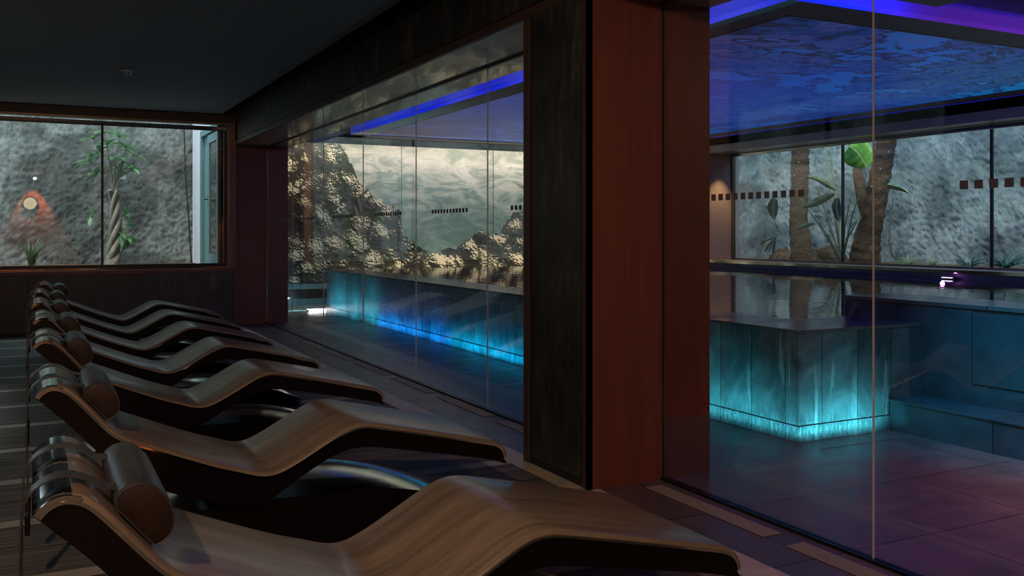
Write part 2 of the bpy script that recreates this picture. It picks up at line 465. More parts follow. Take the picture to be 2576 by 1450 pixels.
# printed stretch ceiling: water surface seen from below, weak emission added to the film
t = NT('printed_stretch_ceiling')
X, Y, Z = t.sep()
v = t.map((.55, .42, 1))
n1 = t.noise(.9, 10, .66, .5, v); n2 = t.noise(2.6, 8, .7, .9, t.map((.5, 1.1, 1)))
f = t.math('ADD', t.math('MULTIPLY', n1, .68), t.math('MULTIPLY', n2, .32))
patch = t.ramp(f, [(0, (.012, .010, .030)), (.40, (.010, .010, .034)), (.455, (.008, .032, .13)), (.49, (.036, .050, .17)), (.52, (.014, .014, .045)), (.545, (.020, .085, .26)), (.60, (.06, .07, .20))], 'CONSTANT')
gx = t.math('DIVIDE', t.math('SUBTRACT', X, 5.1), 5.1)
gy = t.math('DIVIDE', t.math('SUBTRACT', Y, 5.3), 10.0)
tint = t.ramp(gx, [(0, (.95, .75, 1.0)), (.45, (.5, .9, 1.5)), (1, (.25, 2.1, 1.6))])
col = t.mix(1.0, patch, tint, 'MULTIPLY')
col = t.mix(t.ramp(gy, [(.10, 0.0), (.30, .45), (.55, .45), (.8, .1)]), col, (.004, .035, .42))  # blue reflection of the cove painted into the print
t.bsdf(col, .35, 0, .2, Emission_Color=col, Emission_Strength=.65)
M['print_ceiling'] = t.m

# underwater reef mural print
t = NT('reef_mural_print')
X, Y, Z = t.sep()
un = t.math('DIVIDE', t.math('SUBTRACT', X, 3.0), 7.7)
fc = t.node('ShaderNodeFloatCurve', {'Value': un})
pts = [(3.0, 2.95), (4.93, 2.90), (5.06, 2.62), (5.27, 2.23), (5.45, 2.06), (5.58, 1.98), (5.8, 1.82), (6.04, 1.76), (6.08, 1.40), (6.12, 1.25), (6.47, 1.03), (6.60, .93),
       (6.77, .92), (6.93, 1.03), (7.2, 1.0), (7.41, 1.18), (7.72, 1.36), (7.86, 1.26), (8.0, 1.25), (8.15, 1.30), (8.2, 1.50), (8.4, 1.65), (8.64, 1.70), (9.3, 1.6), (10.7, 2.3)]
cv = fc.mapping.curves[0]
zn = lambda z: (z - .2) / 2.9
while len(cv.points) < len(pts): cv.points.new(.5, .5)
for p, (x, z) in zip(cv.points, pts): p.location = ((x - 3.0) / 7.7, zn(z)); p.handle_type = 'VECTOR'
fc.mapping.update()
edge = t.math('ADD', t.math('MULTIPLY', fc.outputs[0], 2.9), .2)
wob = t.math('MULTIPLY', t.math('SUBTRACT', t.noise(5.5, 6, .65), .5), .30)
wob2 = t.math('MULTIPLY', t.math('SUBTRACT', t.vor(11), .35), -.10)
depth = t.math('SUBTRACT', t.math('ADD', t.math('ADD', edge, wob), wob2), Z)
mask = t.math('GREATER_THAN', depth, 0.0)
cellmap = t.map((1, 1, 1.15))
warp = t.node('ShaderNodeVectorMath', {0: t.node('ShaderNodeTexNoise', {'Vector': t.co(), 'Scale': 2.2, 'Detail': 5}).outputs['Color'], 1: (.55, 0, .55)}, operation='MULTIPLY').outputs[0]
wv0 = t.node('ShaderNodeVectorMath', {0: cellmap, 1: warp}, operation='ADD').outputs[0]
gapd = t.vor(1.9, wv0, 'DISTANCE_TO_EDGE'); cellc = t.sep(t.vor(1.9, wv0, 'F1', out=1))[0]
def relief(dx, dz):
    v = t.map((1, 1, 1), (dx, 0, dz))
    wq = t.node('ShaderNodeVectorMath', {0: v, 1: t.node('ShaderNodeTexNoise', {'Vector': v, 'Scale': 7.0, 'Detail': 3}).outputs['Color']}, operation='ADD').outputs[0]
    b = t.vor(9, wq, 'SMOOTH_F1', .2); c = t.vor(21, v, 'SMOOTH_F1', .2); d = t.noise(14, 6, .7, .3, v)
    pick = t.ramp(cellc, [(.45, 0.0), (.55, 1.0)])
    nb = t.math('ADD', t.math('MULTIPLY', b, t.math('MULTIPLY', t.math('SUBTRACT', 1.0, pick), -.75)), t.math('MULTIPLY', c, t.math('MULTIPLY', pick, -.42)))
    return t.math('ADD', nb, t.math('MULTIPLY', d, .35)), b, c
def dome(dz):
    v = t.map((1, 1, 1), (dz * .5, 0, dz)); return t.vor(3.1, v, 'SMOOTH_F1', .4)
h0, nb0, nc0 = relief(0, 0); h1, _, _ = relief(.010, .020)
e = t.math('MULTIPLY', t.math('SUBTRACT', h0, h1), 6.5)
eb = t.math('MULTIPLY', t.math('SUBTRACT', dome(.10), dome(0)), 4.0)
zone = t.noise(.9, 5, .62, .6, t.map((1, 1, 1), (3.1, 0, 7.7)))
gap = t.ramp(gapd, [(0.0, .05), (.08, .55), (.22, 1.0)])
b = t.math('ADD', t.math('ADD', .17, e), t.math('ADD', eb, t.math('MULTIPLY', t.math('SUBTRACT', cellc, .5), .35)))
b = t.math('ADD', b, t.math('MULTIPLY', t.math('SUBTRACT', zone, .52), 3.6))
b = t.math('MULTIPLY', t.math('MAXIMUM', b, 0.0), gap)
reef = t.ramp(b, [(0.0, (.010, .010, .006)), (.22, (.045, .040, .020)), (.50, (.15, .125, .065)), (.80, (.46, .38, .22)), (1.0, (.70, .60, .40))])
leftblue = t.math('MULTIPLY', t.ramp(zone, [(.42, 0.0), (.60, 1.0)]), t.ramp(un, [(.16, .0), (.19, .75), (.30, .55), (.40, 0.0)]))
reef = t.mix(leftblue, reef, t.mix(1.0, reef, (.45, .85, 1.0), 'MULTIPLY'))
# water
wvv = t.map((.55, 1, 1.5), (0, 0, 0), (0, .35, 0))
wn1 = t.noise(2.3, 8, .62, 1.6, wvv); wn2 = t.noise(1.0, 3, .5, .5)
zz = t.math('DIVIDE', t.math('SUBTRACT', Z, .8), 2.1)
base = t.ramp(zz, [(0, (.11, .19, .155)), (.35, (.15, .235, .19)), (.62, (.30, .33, .28)), (.85, (.40, .375, .34)), (1, (.37, .35, .30))])
dark = t.ramp(zz, [(0, (.085, .15, .12)), (.6, (.10, .16, .135)), (1, (.24, .26, .21))])
wf = t.ramp(wn1, [(.36, 1.0), (.45, .8), (.50, .2), (.58, 0)])
wcol = t.mix(wf, base, dark)
wcol = t.mix(t.math('MULTIPLY', t.ramp(wn1, [(.56, 0), (.66, .6)]), t.ramp(zz, [(0, .4), (1, 1)])), wcol, (.52, .49, .43))
rock_shadow = t.math('GREATER_THAN', t.noise(3.2, 7, .68, 1.2, t.map((.8, 1, 1.3), (9, 0, 2))), t.ramp(un, [(.60, .80), (.70, .62), (.76, .47)]))
wcol = t.mix(t.math('MULTIPLY', rock_shadow, .75), wcol, (.055, .06, .032))
mur = t.mix(mask, wcol, reef)
panel = t.math('GREATER_THAN', t.math('ABSOLUTE', t.math('SUBTRACT', t.math('FRACT', t.math('DIVIDE', t.math('SUBTRACT', X, 4.17), 1.9)), .5)), .4965)
mur = t.mix(panel, mur, (.01, .01, .008))
t.bsdf(mur, .5, 0, .3)
M['mural'] = t.m

# ------------------------------------------------------------------ room shell
XL, XF, XG, XI = -1.20, 2.47, 2.94, 3.24      # left wall, partition face, glass plane, hall-side face
YB, YR = 13.15, -4.0
struct(MB().box(-1.2, XF + .07 - .16, YR, YB, -.1, 0).build('floor', M['planks']))
struct(box('trim_1', M['cream'], XF - .09, XF + .07, YR, 13.38, -.1, 0.0))
fl = struct(MB().box(XF + .07, 4.2, YR, 14.15, -.1, 0, 0).box(3.0, 10.7, 14.15, 16.34, -.1, 0, 1).box(4.2, 5.3, YR, 4.31, -.1, 0, 0).build('floor', [M['floor'], M['wet_lit_floor']]))
struct(box('trim_2', M['black_metal'], XG - .022, XG + .022, YR, 3.985, 0.0, .012))
struct(box('trim_3', M['black_metal'], XG - .022, XG + .022, 4.68, 13.38, 0.0, .012))
struct(box('ceiling', M['ceil'], XL, 2.255, YR, 13.0, 2.90, 2.94))
struct(MB().box(XL - .2, 11.4, YR - .1, 13.35, 3.20, 3.35).box(2.47, 11.4, 13.35, 16.5, 3.20, 3.35).build('ceiling', M['shell']))
struct(box('floor', M['shell'], XL - .2, 11.4, YR - .1, 16.5, -.3, -.12))
struct(box('wall_hall_side', M['shell'], 2.5, 2.9, 13.75, 16.5, 0, 3.2))
# hall soffit with a cove slot around the printed panel
z = 2.95
cs = MB()
cs.box(4.77, 5.10, 4.97, 16.34, z, z + .04)            # long soffit beside the print
cs.box(3.24, 4.0, YR, 16.34, z, z + .04)
cs.box(4.77, 10.55, 15.30, 16.34, z, z + .04)
cs.box(5.10, 10.55, 4.97, 5.33, z, z + .04)
cs.box(10.2, 10.53, 5.33, 15.30, z, z + .04)
cs.box(4.77, 5.88, YR, 4.64, z, z + .04)               # block whose corner shows at the top
struct(cs.build('ceiling', M['ceil_hall']))
struct(MB().box(4.77, 4.775, 4.97, 15.3, z + .04, 3.12).box(4.77, 10.5, 4.97, 4.975, z + .04, 3.12).build('trim_4', M['cove']))
struct(MB().box(3.24, 5.88, YR, 16.34, 3.12, 3.16).box(5.88, 10.6, 4.20, 16.34, 3.12, 3.16).box(5.88, 10.6, YR, 4.20, 3.06, 3.10).build('ceiling', M['cove']))
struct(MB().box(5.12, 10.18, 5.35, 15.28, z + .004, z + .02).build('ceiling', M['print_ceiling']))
struct(MB().box(5.10, 5.12, 5.33, 15.3, z - .002, z + .02).box(10.18, 10.2, 5.33, 15.3, z - .002, z + .02).box(5.12, 10.18, 5.33, 5.35, z - .002, z + .02).box(5.12, 10.18, 15.28, 15.30, z - .002, z + .02).build('trim_5', M['black_metal']))

# outer walls
wr = struct(empty('wall_rear', (0, YR, 0)))
box('orange_plaster', M['rear_plaster'], XL, XF, YR - .1, YR, 0, 2.9, wr)
box('hall_plaster', M['tan_plaster'], XF, 11.4, YR - .1, YR, 0, 3.2, wr)
wl = struct(empty('wall_left', (XL, 0, 0)))
MB().box(XL - .2, XL, YR, 5.5, 0, 3.2).box(XL - .2, XL, 8.35, YB, 0, 3.2).box(XL - .2, XL, 5.5, 8.35, 0, .87).box(XL - .2, XL, 5.5, 8.35, 2.7, 3.2).build('plaster', M['tan_plaster'], wl)
# far wall of the lounge with the long window
wf = struct(empty('wall_far', (0, YB, 0)))
MB().box(XL, 2.47, YB, YB + .2, 0.04, .75).build('slate_panel', M['slate'], wf)
MB().box(XL, 2.47, YB - .03, YB + .2, .753, .795).build('wood_rail', M['mahogany'], wf)
box('header', M['mahogany_dark'], XL, 2.47, YB - .05, YB + .2, 2.80, 3.2, wf)
box('side_panel', M['bronze'], 2.375, 2.455, YB - .02, YB + .2, .80, 2.80, wf)
box('plinth', M['black'], XL, 2.40, YB - .004, YB + .1, 0, .04, wf)

def window(name, axis, pos, a0, a1, z0, z1, mull, depth=.08, fr=.035, mat='black_metal', w=.012):
    """axis 'Y': plane Y=pos spanning X a0..a1 ; axis 'X': plane X=pos spanning Y a0..a1"""
    e = struct(empty(name, (pos if axis == 'X' else (a0+a1)/2, pos if axis == 'Y' else (a0+a1)/2, z0)))
    def bx(mb, u0, u1, zz0, zz1, d0, d1):
        if axis == 'Y': mb.box(u0, u1, pos + d0, pos + d1, zz0, zz1)
        else: mb.box(pos + d0, pos + d1, u0, u1, zz0, zz1)
    f = MB()
    bx(f, a0, a1, z0, z0 + fr, 0, depth); bx(f, a0, a1, z1 - fr, z1, 0, depth)
    bx(f, a0, a0 + fr, z0 + fr, z1 - fr, 0, depth); bx(f, a1 - fr, a1, z0 + fr, z1 - fr, 0, depth)
    f.build('window_frame', M[mat], e)
    for m_ in mull:
        q = MB(); bx(q, m_ - w, m_ + w, z0 + fr, z1 - fr, 0, depth * .6); q.build('mullion', M['black_metal'], e)
    g = MB(); bx(g, a0 + fr, a1 - fr, z0 + fr, z1 - fr, depth * .45, depth * .45 + .006); g.build('pane', M['window_glass'], e)
    return e
w1 = window('window_1', 'Y', YB + .02, XL, 2.375, .80, 2.80, [], .10, .03, 'bronze')
inner = MB().box(XL, 2.345, YB + .04, YB + .12, 2.70, 2.745).box(XL, 2.345, YB + .03, YB + .06, 2.725, 2.735).build('head_rail', M['chrome'], w1)
MB().box(XL, 2.345, YB + .05, YB + .10, 2.69, 2.702).box(2.32, 2.345, YB + .04, YB + .10, .86, 2.70).box(XL, 2.345, YB + .04, YB + .10, .83, .872).build('sash', M['black_metal'], w1)
MB().box(.768, .795, YB + .04, YB + .09, .87, 2.72).build('mullion', M['black_metal'], w1)
MB().box(XL, 2.36, YB - .01, YB + .04, .815, .828).build('sill', M['chrome'], w1)
MB().tube([(2.352, YB + .02, 1.02), (2.352, YB - .01, 1.02), (2.352, YB - .012, .94)], .006, 8).build('latch', M['black_metal'], w1)
w3 = window('window_3', 'X', XL - .12, 5.5, 8.35, .87, 2.70, [6.95], .08, .04)

# right hall wall with deep window
XW = 11.2
wrt = struct(empty('wall_right', (10.6, 8, 0)))
MB().box(10.6, 10.62, 5.0 - 6, 13.15, 2.815, 2.95).box(10.6, 11.4, -1, 13.2, 2.82, 3.2).box(10.6, 11.4, 13.18, 16.34, 0, 3.2).build('plaster', M['ceil_hall'], wrt)
MB().box(10.58, 10.60, -1, 13.16, 2.69, 2.815).box(10.60, 11.2, -1, 13.16, 2.69, 2.70).build('bronze_fascia', M['sill'], wrt)
MB().box(10.62, 11.3, -1, 13.16, 2.70, 2.82).build('blind_box', M['bronze'], wrt)
MB().tube([(11.02, -1, 2.66), (11.02, 13.1, 2.66)], .028, 12).build('blind_tube', M['chrome'], wrt)
box('reveal', M['tan_plaster'], 10.58, 11.3, 13.15, 13.18, .79, 2.70, wrt)
box('apron', M['bench_tile'], 10.6, 10.9, -1, 13.15, .3, .77, wrt)
MB().box(10.57, 11.24, -1, 13.155, .77, .80).build('sill', M['sill'], wrt)
MB().box(10.565, 10.575, -1, 13.155, .765, .808).build('sill_edge', M['chrome'], wrt)
MB().box(10.6, 11.4, YR, -1, 0, 3.2).box(11.24, 11.4, -1, 13.18, 0, .79).build('plaster', M['tan_plaster'], wrt)
w2 = window('window_2', 'X', XW, -1, 13.15, .80, 2.75, [10.56, 8.02, 5.48, 2.94], .07, .03, 'bronze', .013)

# mural wall
wm = struct(empty('wall_mural', (7, 16.34, 0)))
MB().box(2.9, 11.4, 16.40, 16.5, 0, 3.2).box(2.9, 10.7, 16.33, 16.40, 0.0, .385).build('stone_base', M['base_stone'], wm)
MB().box(2.9, 10.7, 16.32, 16.40, .385, .40).build('ledge', M['black_metal'], wm)
mural = tag(MB().box(2.95, 10.7, 16.34, 16.38, .402, 2.90).build('reef_mural', M['mural']),
            'wall-wide underwater reef photo mural lit from above behind the pool', 'mural')
MB().box(3.24, 10.6, 15.66, 15.72, 2.83, 2.95).build('light_valance', M['bronze'], wm)
g = empty('wall_grille', (4.0, 16.32, .22))
MB().box(3.42, 4.75, 16.315, 16.33, .12, .285).build('back_plate', M['black_metal'], g)
for i in range(8):
    MB().box(3.42, 4.75, 16.30, 16.318, .125 + i*.021, .132 + i*.021).build('slat', M['chrome'], g)
tag(g, 'long horizontal metal air grille in the low wall under the mural', 'vent')

# partition between lounge and hall: beam, soffit, jambs, column
wp = struct(empty('wall_beam', (XF, 4.3, 2.5)))
MB().box(XF, XF + .03, YR, 13.38, 2.572, 3.2).build('beam_slate', M['slate'], wp)
MB().box(XF + .03, XI, YR, 13.38, 2.56, 3.2).build('beam_core', M['shell'], wp)
box('beam_groove', M['black'], XF + .008, XF + .04, YR, 13.38, 2.562, 2.572, wp)
MB().box(XF, XF + .03, YR, 13.38, 2.51, 2.562).build('beam_lip', M['mahogany_dark'], wp)
MB().box(XF + .03, XI, YR, 13.38, 2.51, 2.56).build('soffit_panel', M['soffit'], wp)
wj = struct(empty('wall_jamb', (XF, 13.5, 0)))
box('far_jamb', M['mahogany'], XF + .0, XI, 13.38, 13.75, 0, 2.51, wj)
box('far_jamb_return', M['bronze'], XF - .012, XF + .0, YB - .02, 13.75, 0, 2.56, wj)
MB().box(XG - .004, XG + .004, 13.37, 13.382, 0.01, 2.5).build('metal_bead', M['chrome'], wj)
wc = struct(empty('wall_column', (XF, 4.3, 0)))
# column
MB().box(XF + .03, XI, 4.0, 4.66, 0, 2.51).build('column_core', M['shell'], wc)
MB().box(XF, XG - .012, 3.984, 4.0, 0, 2.51).build('wood_panel', M['mahogany'], wc)
MB().box(XG + .006, XI, 3.984, 4.0, .318, 2.51).build('wood_panel', M['mahogany'], wc)
MB().box(XG + .006, XI, 3.986, 4.0, 0, .316).build('kick_panel', M['bronze'], wc)
MB().box(XF, XF + .03, 3.984, 4.035, 0, 2.51).build('corner_strip', M['mahogany_dark'], wc)
MB().box(XF, XF + .03, 4.612, 4.672, 0.0, 2.51).build('corner_strip', M['mahogany_dark'], wc)
MB().box(XF + .03, XI, 4.66, 4.672, 0, 2.51).build('wood_panel', M['mahogany_dark'], wc)
MB().box(XF + .004, XF + .03, 4.058, 4.575, .045, 2.566).build('slate_panel', M['slate'], wc)
MB().box(XF + .012, XF + .03, 4.035, 4.612, 0, 2.562).build('panel_groove', M['black'], wc)
MB().box(XI, XI + .004, 3.984, 4.672, 0, 2.51).build('hall_side_panel', M['mahogany'], wc)
MB().box(XG - .012, XG + .006, 3.99, 4.0, 0, 2.51).build('panel_joint', M['black'], wc)
MB().box(XG - .014, XG + .014, YR, 3.984, 2.496, 2.51).box(XG - .014, XG + .014, 4.672, 13.38, 2.496, 2.51).build('glass_track', M['black_metal'], wp)

# ------------------------------------------------------------------ glass partition panes with dashes
def pane(y0, y1, marks, where, first=None):
    e = empty('glass_panel', (XG, (y0 + y1) / 2, .012))
    MB().box(XG - .005, XG + .005, y0 + .002, y1 - .002, .012, 2.498).build('pane', M['glass'], e)
    MB().box(XG - .0052, XG + .0052, y0 + .001, y0 + .0022, .012, 2.498).build('polished_edge', M['glass_edge'], e)
    for (a, b) in marks:
        MB().box(XG - .0065, XG - .0052, a, b, 1.452, 1.483).build('warning_square', M['mark'], e)
    tag(e, where, 'glass panel', 'frameless glass panels between lounge and pool hall')
t = NT('frosted_film'); t.bsdf((.085, .085, .11), .6, 0, .3); M['mark'] = t.m
ys = [4.672, 6.118, 7.549, 9.007, 10.454, 11.893, 13.38]
places = ['clear glass panel next to the slate column, widest of the panels left of the column',
          'clear glass panel whose dash row crosses the mural water, second from the column',
          'clear glass panel before the low middle of the reef, third from the column',
          'clear glass panel in front of the dark reef slope, fourth from the column',
          'clear glass panel before the wall grille, fifth from the column',
          'clear glass panel touching the far red wooden jamb']
for i in range(6):
    c = (ys[i] + ys[i+1]) / 2 + .0
    n = 12; st = .0617
    pane(ys[i], ys[i+1] - (.016 if i == 5 else 0), [(c - n*st/2 + k*st, c - n*st/2 + k*st + .034) for k in range(n)], places[i])
n, st = 12, .0527
pane(2.609, 3.984, [(2.979 + k * st + .0, 2.979 + k * st + .031) for k in range(13)][:12], 'tall clear glass panel right of the red wooden column, twelve small squares on it')
pane(1.20, 2.609, [(2.189 - k * .0575, 2.222 - k * .0575) for k in range(12)], 'clear glass panel at the right edge of the picture, nearest to the camera')
pane(-.2, 1.20, [], 'clear glass panel beside the camera, beyond the right frame edge')

# floor grates
def grate(x0, x1, y0, y1, lab):
    e = empty('floor_grate', ((x0+x1)/2, (y0+y1)/2, 0))
    MB().box(x0 - .004, x1 + .004, y0, y1, .0005, .002).build('tray', M['black'], e)
    nn = 7
    for i in range(nn):
        x = x0 + (x1 - x0) * i / (nn - 1)
        MB().box(x - .0030, x + .0030, y0, y1, .002, .005).build('bar', M['grate'], e)
    tag(e, lab, 'floor grate', 'slotted metal floor grates along the glass')
M['grate'] = plain('brushed_steel', (.40, .37, .32), .4, .2)
gl = ['slotted floor grate before the right glass panel, starting at the red column',
      'slotted metal floor grate at the bottom edge of the picture by the right glass panel',
      'slotted floor grate partly cut off by the slate column, left of it',
      'slotted floor grate below the second-nearest glass joint left of the column',
      'slotted floor grate, third one leftwards from the slate column',
      'slotted floor grate, fourth one leftwards from the slate column',
      'slotted floor grate, fifth one leftwards from the slate column',
      'farthest slotted floor grate, near the far red jamb']
for lab, (x0, x1, a, b) in zip(gl, [(2.762, 2.85, 3.03, 3.89), (2.762, 2.852, 2.04, 2.90), (2.81, 2.895, 4.83, 5.71), (2.81, 2.895, 5.90, 6.79), (2.81, 2.895, 6.97, 7.85),
                     (2.81, 2.895, 8.03, 8.92), (2.81, 2.895, 9.10, 9.98), (2.81, 2.895, 10.15, 10.97)]):
    grate(x0, x1, a, b, lab)
struct(MB().box(2.62, 2.80, 12.0, 12.004, 0, .0015).box(2.796, 2.80, 12.0, 13.3, 0, .0015).build('trim_6', M['black']))

# ------------------------------------------------------------------ pool
pool = empty('swimming_pool', (4.2, 4.31, 0))
ZT = .69
MB().box(4.20, 4.30, 4.31, 14.75, .10, ZT - .02).build('long_wall', M['wet_slate'], pool)
MB().box(4.30, 5.30, 4.31, 4.41, .10, ZT - .02).build('front_wall', M['wet_slate'], pool)
MB().box(4.19, 4.30, 4.30, 14.76, 0, .096).build('long_plinth', M['wet_slate'], pool)
MB().box(4.30, 5.30, 4.30, 4.41, 0, .096).build('front_plinth', M['wet_slate'], pool)
MB().box(4.205, 4.30, 4.315, 14.75, .092, .104).box(4.3, 5.3, 4.315, 4.41, .092, .104).build('plinth_joint', M['black'], pool)
MB().box(4.195, 4.72, 4.30, 14.75, ZT - .02, ZT).box(4.72, 5.30, 4.30, 4.90, ZT - .02, ZT).build('coping', M['coping'], pool)
MB().box(4.25, 10.6, 14.70, 14.78, 0, ZT - .02).build('end_wall', M['wet_slate'], pool)
# parapet with lip, access hatch
MB().box(5.31, 5.81, YR, 4.98, 0.0, .81).build('parapet', M['bench_tile'], pool)
MB().box(5.30, 5.82, YR, 5.0, .81, .835).build('parapet_cap', M['coping'], pool)
MB().box(5.304, 5.312, 2.2, 3.93, .331, .80).build('hatch_frame', M['black'], pool)
MB().box(5.300, 5.313, 2.25, 3.922, .337, .79).build('access_hatch', M['bench_tile'], pool)
MB().box(5.185, 5.30, 4.300, 4.312, .205, ZT - .022).build('corner_panel', M['bench_tile'], pool)
tag(pool, 'raised overflow pool clad in dark wet slate slabs with blue light at its foot', 'pool')
stp = empty('stone_step', (5.15, 2, 0))
MB().box(4.99, 5.30, YR + .1, 4.299, 0, .19).build('riser', M['bench_tile'], stp)
MB().box(4.982, 5.30, YR + .1, 4.299, .19, .205).build('tread', M['bench_tile'], stp, bevel=.003)
tag(stp, 'long low dark stone step in front of the pool parapet at the right', 'step')
wat = MB().box(4.72, 10.59, 4.90, 14.72, ZT - .03, ZT - .004).box(5.82, 10.59, -1, 4.90, ZT - .03, ZT - .004).build('pool_water', M['water'])
tag(wat, 'still dark pool water mirroring the window and the mural', 'water', kind='stuff')
# flush led profiles in the floor before the walls
tag(MB().box(4.06, 4.072, 4.31, 14.6, 0, .002).build('light_channel', M['floor']), 'slim flush light channel in the floor along the long pool wall', 'light channel')
tag(MB().box(4.20, 4.92, 4.105, 4.117, 0, .002).build('light_channel', M['floor']), 'short flush light channel in the floor before the front pool wall', 'light channel')
lamp = empty('floor_light', (4.05, 15.05, 0))
MB().box(3.97, 4.26, 15.0, 15.12, 0, .030).build('housing', M['chrome'], lamp)
MB().box(3.97, 4.26, 14.995, 15.12, .030, .036).box(3.97, 4.26, 14.99, 15.0, .004, .036).build('diffuser', M['led_white'], lamp)
tag(lamp, 'short bright white floor light at the far end of the pool wall', 'lamp')
strip('floor_light_wash', 3.5, 4.24, 15.14, 15.16, .05, (0, 1, .25), 9, (0.35, 0.85, 1.0))
sp = empty('wall_spotlight', (10.56, 8.16, .73))
MB().box(10.53, 10.60, 8.06, 8.26, .700, .716).build('bracket', M['black_metal'], sp)
MB().box(10.522, 10.53, 8.08, 8.24, .702, .713).build('lens', M['led_purple'], sp)
tag(sp, 'small glowing pink-white light under the right window sill', 'light')
light('POINT', 'sill_spot_glow', (10.44, 8.16, .74), (0, 0, 0), .35, (.7, .2, 1), .03)

# led segments inside the blue cove
for k, (a, b) in enumerate(((6.9, 7.12), (5.2, 6.0), (8.6, 9.4), (10.4, 11.2))):
    o = MB().box(4.50, 4.515, a, b, 3.10, 3.118).build('light_strip', M['cove_led'] if 'cove_led' in M else M.setdefault('cove_led', emit('pale_cove_led', (.8, .9, 1), 3)))
    tag(o, ['shortest pale light strip in the blue ceiling slot beside the column', 'pale light strip in the blue ceiling slot nearest the camera',
            'pale light strip in the blue ceiling slot before the mural, nearer one', 'pale light strip in the blue ceiling slot before the mural, farther one'][k], 'light strip', 'light strips in the blue ceiling slot')

# smoke detector
sd = empty('smoke_detector', (.82, 9.94, 2.90))
MB().cyl((.82, 9.94, 2.885), .07, .015, 'Z', 28).build('base', M['white_plastic'], sd)
MB().tube([(.82, 9.94, 2.886), (.82, 9.94, 2.862), (.82, 9.94, 2.852)], [.058, .055, .03], 28).build('cover', M['white_plastic'], sd)
for k in range(8):
    a = k * math.pi / 4
    MB().box(-.008, .008, -.002, .002, 2.864, 2.880).add([], []).build('slot', M['black'], sd).location = (math.cos(a)*.0565 + 0, math.sin(a)*.0565, 0)
for o in sd.children:
    if o.name.startswith('slot'):
        o.location.x += 0.82; o.location.y += 9.94
tag(sd, 'small round white smoke detector on the dark ceiling', 'smoke detector')

# rear wall lamp, seen mirrored in the far window
rl = empty('wall_lamp', (-.12, YR, 2.13))
MB().cyl((-.12, YR + .0, 2.13), .21, .03, 'Y', 40).build('mount', M['lamp_metal'], rl)
MB().cyl((-.12, YR + .03, 2.13), .17, .04, 'Y', 40).build('shade', M['led_disc'], rl)
tag(rl, 'round warm glowing wall lamp on the orange rear wall, mirrored in the far window', 'lamp')
for k, (x, y, r_, w_) in enumerate(((.0, -3.3, .16, 'by the rear wall'), (-.95, 1.0, .13, 'by the left wall'))):
    o = empty('ceiling_light', (x, y, 2.9))
    MB().tube([(x, y, 2.90), (x, y, 2.845)], r_ + .02, 28, False).build('trim_ring', M['lamp_metal'], o)
    tag(o, 'round recessed ceiling light above the lounge, ' + w_, 'ceiling light')

# ------------------------------------------------------------------ loungers
TOP = [(-.003,.718),(.012,.735),(.034,.748),(.058,.753),(.088,.747),(.110,.735),(.130,.717),(.155,.690),(.181,.660),(.207,.630),(.235,.598),(.262,.570),(.286,.552),(.320,.534),
       (.375,.511),(.45,.479),(.556,.435),(.64,.402),(.725,.374),(.765,.360),(.800,.352),(.835,.351),(.874,.361),(.939,.391),(1.029,.440),(1.10,.478),(1.145,.498),(1.187,.508),
       (1.23,.5075),(1.277,.499),(1.37,.478),(1.463,.457),(1.60,.425),(1.724,.395),(1.790,.379),(1.826,.368),(1.852,.351),(1.870,.327),(1.878,.300)]
BOT = [(-.003,.716),(.05,.664),(.104,.610),(.159,.548),(.22,.480),(.29,.415),(.37,.360),(.46,.315),(.56,.275),(.66,.245),(.75,.232),(.82,.242),(.88,.275),(.95,.322),
       (1.03,.371),(1.105,.408),(1.15,.420),(1.184,.424),(1.25,.420),(1.318,.408),(1.42,.387),(1.526,.365),(1.64,.341),(1.745,.318),(1.82,.298),(1.875,.278)]
BOT = [(x, z - .014 * max(0, min(1, (x - .85) / .3))) for x, z in BOT]
def cat(pts, sub=3):
    out = []
    n = len(pts)
    for i in range(n - 1):
        p0, p1, p2, p3 = pts[max(i-1, 0)], pts[i], pts[i+1], pts[min(i+2, n-1)]
        for k in range(sub):
            u = k / sub
            out.append(tuple(.5 * (2*p1[j] + (p2[j]-p0[j])*u + (2*p0[j]-5*p1[j]+4*p2[j]-p3[j])*u*u + (3*p1[j]-p0[j]-3*p2[j]+p3[j])*u**3) for j in (0, 1)))
    out.append(pts[-1]); return out
def offset(pts, d):
    out = []
    for i in range(len(pts)):
        a, b = pts[max(i-1, 0)], pts[min(i+1, len(pts)-1)]
        tx, tz = b[0]-a[0], b[1]-a[1]; L = math.hypot(tx, tz)
        out.append((pts[i][0] + tz/L*d, pts[i][1] - tx/L*d))
    return out
def resample(pts, n):
    L = [0]
    for a, b in zip(pts, pts[1:]): L.append(L[-1] + math.hypot(b[0]-a[0], b[1]-a[1]))
    out = []; j = 0
    for k in range(n):
        s = L[-1] * k / (n-1)
        while j < len(L)-2 and L[j+1] < s: j += 1
        u = (s - L[j]) / (L[j+1]-L[j])
        out.append((pts[j][0] + (pts[j+1][0]-pts[j][0])*u, pts[j][1] + (pts[j+1][1]-pts[j][1])*u))
    return out
LW = .64
curve = resample(cat(TOP), 120); bcurve = resample(cat(BOT), 120)
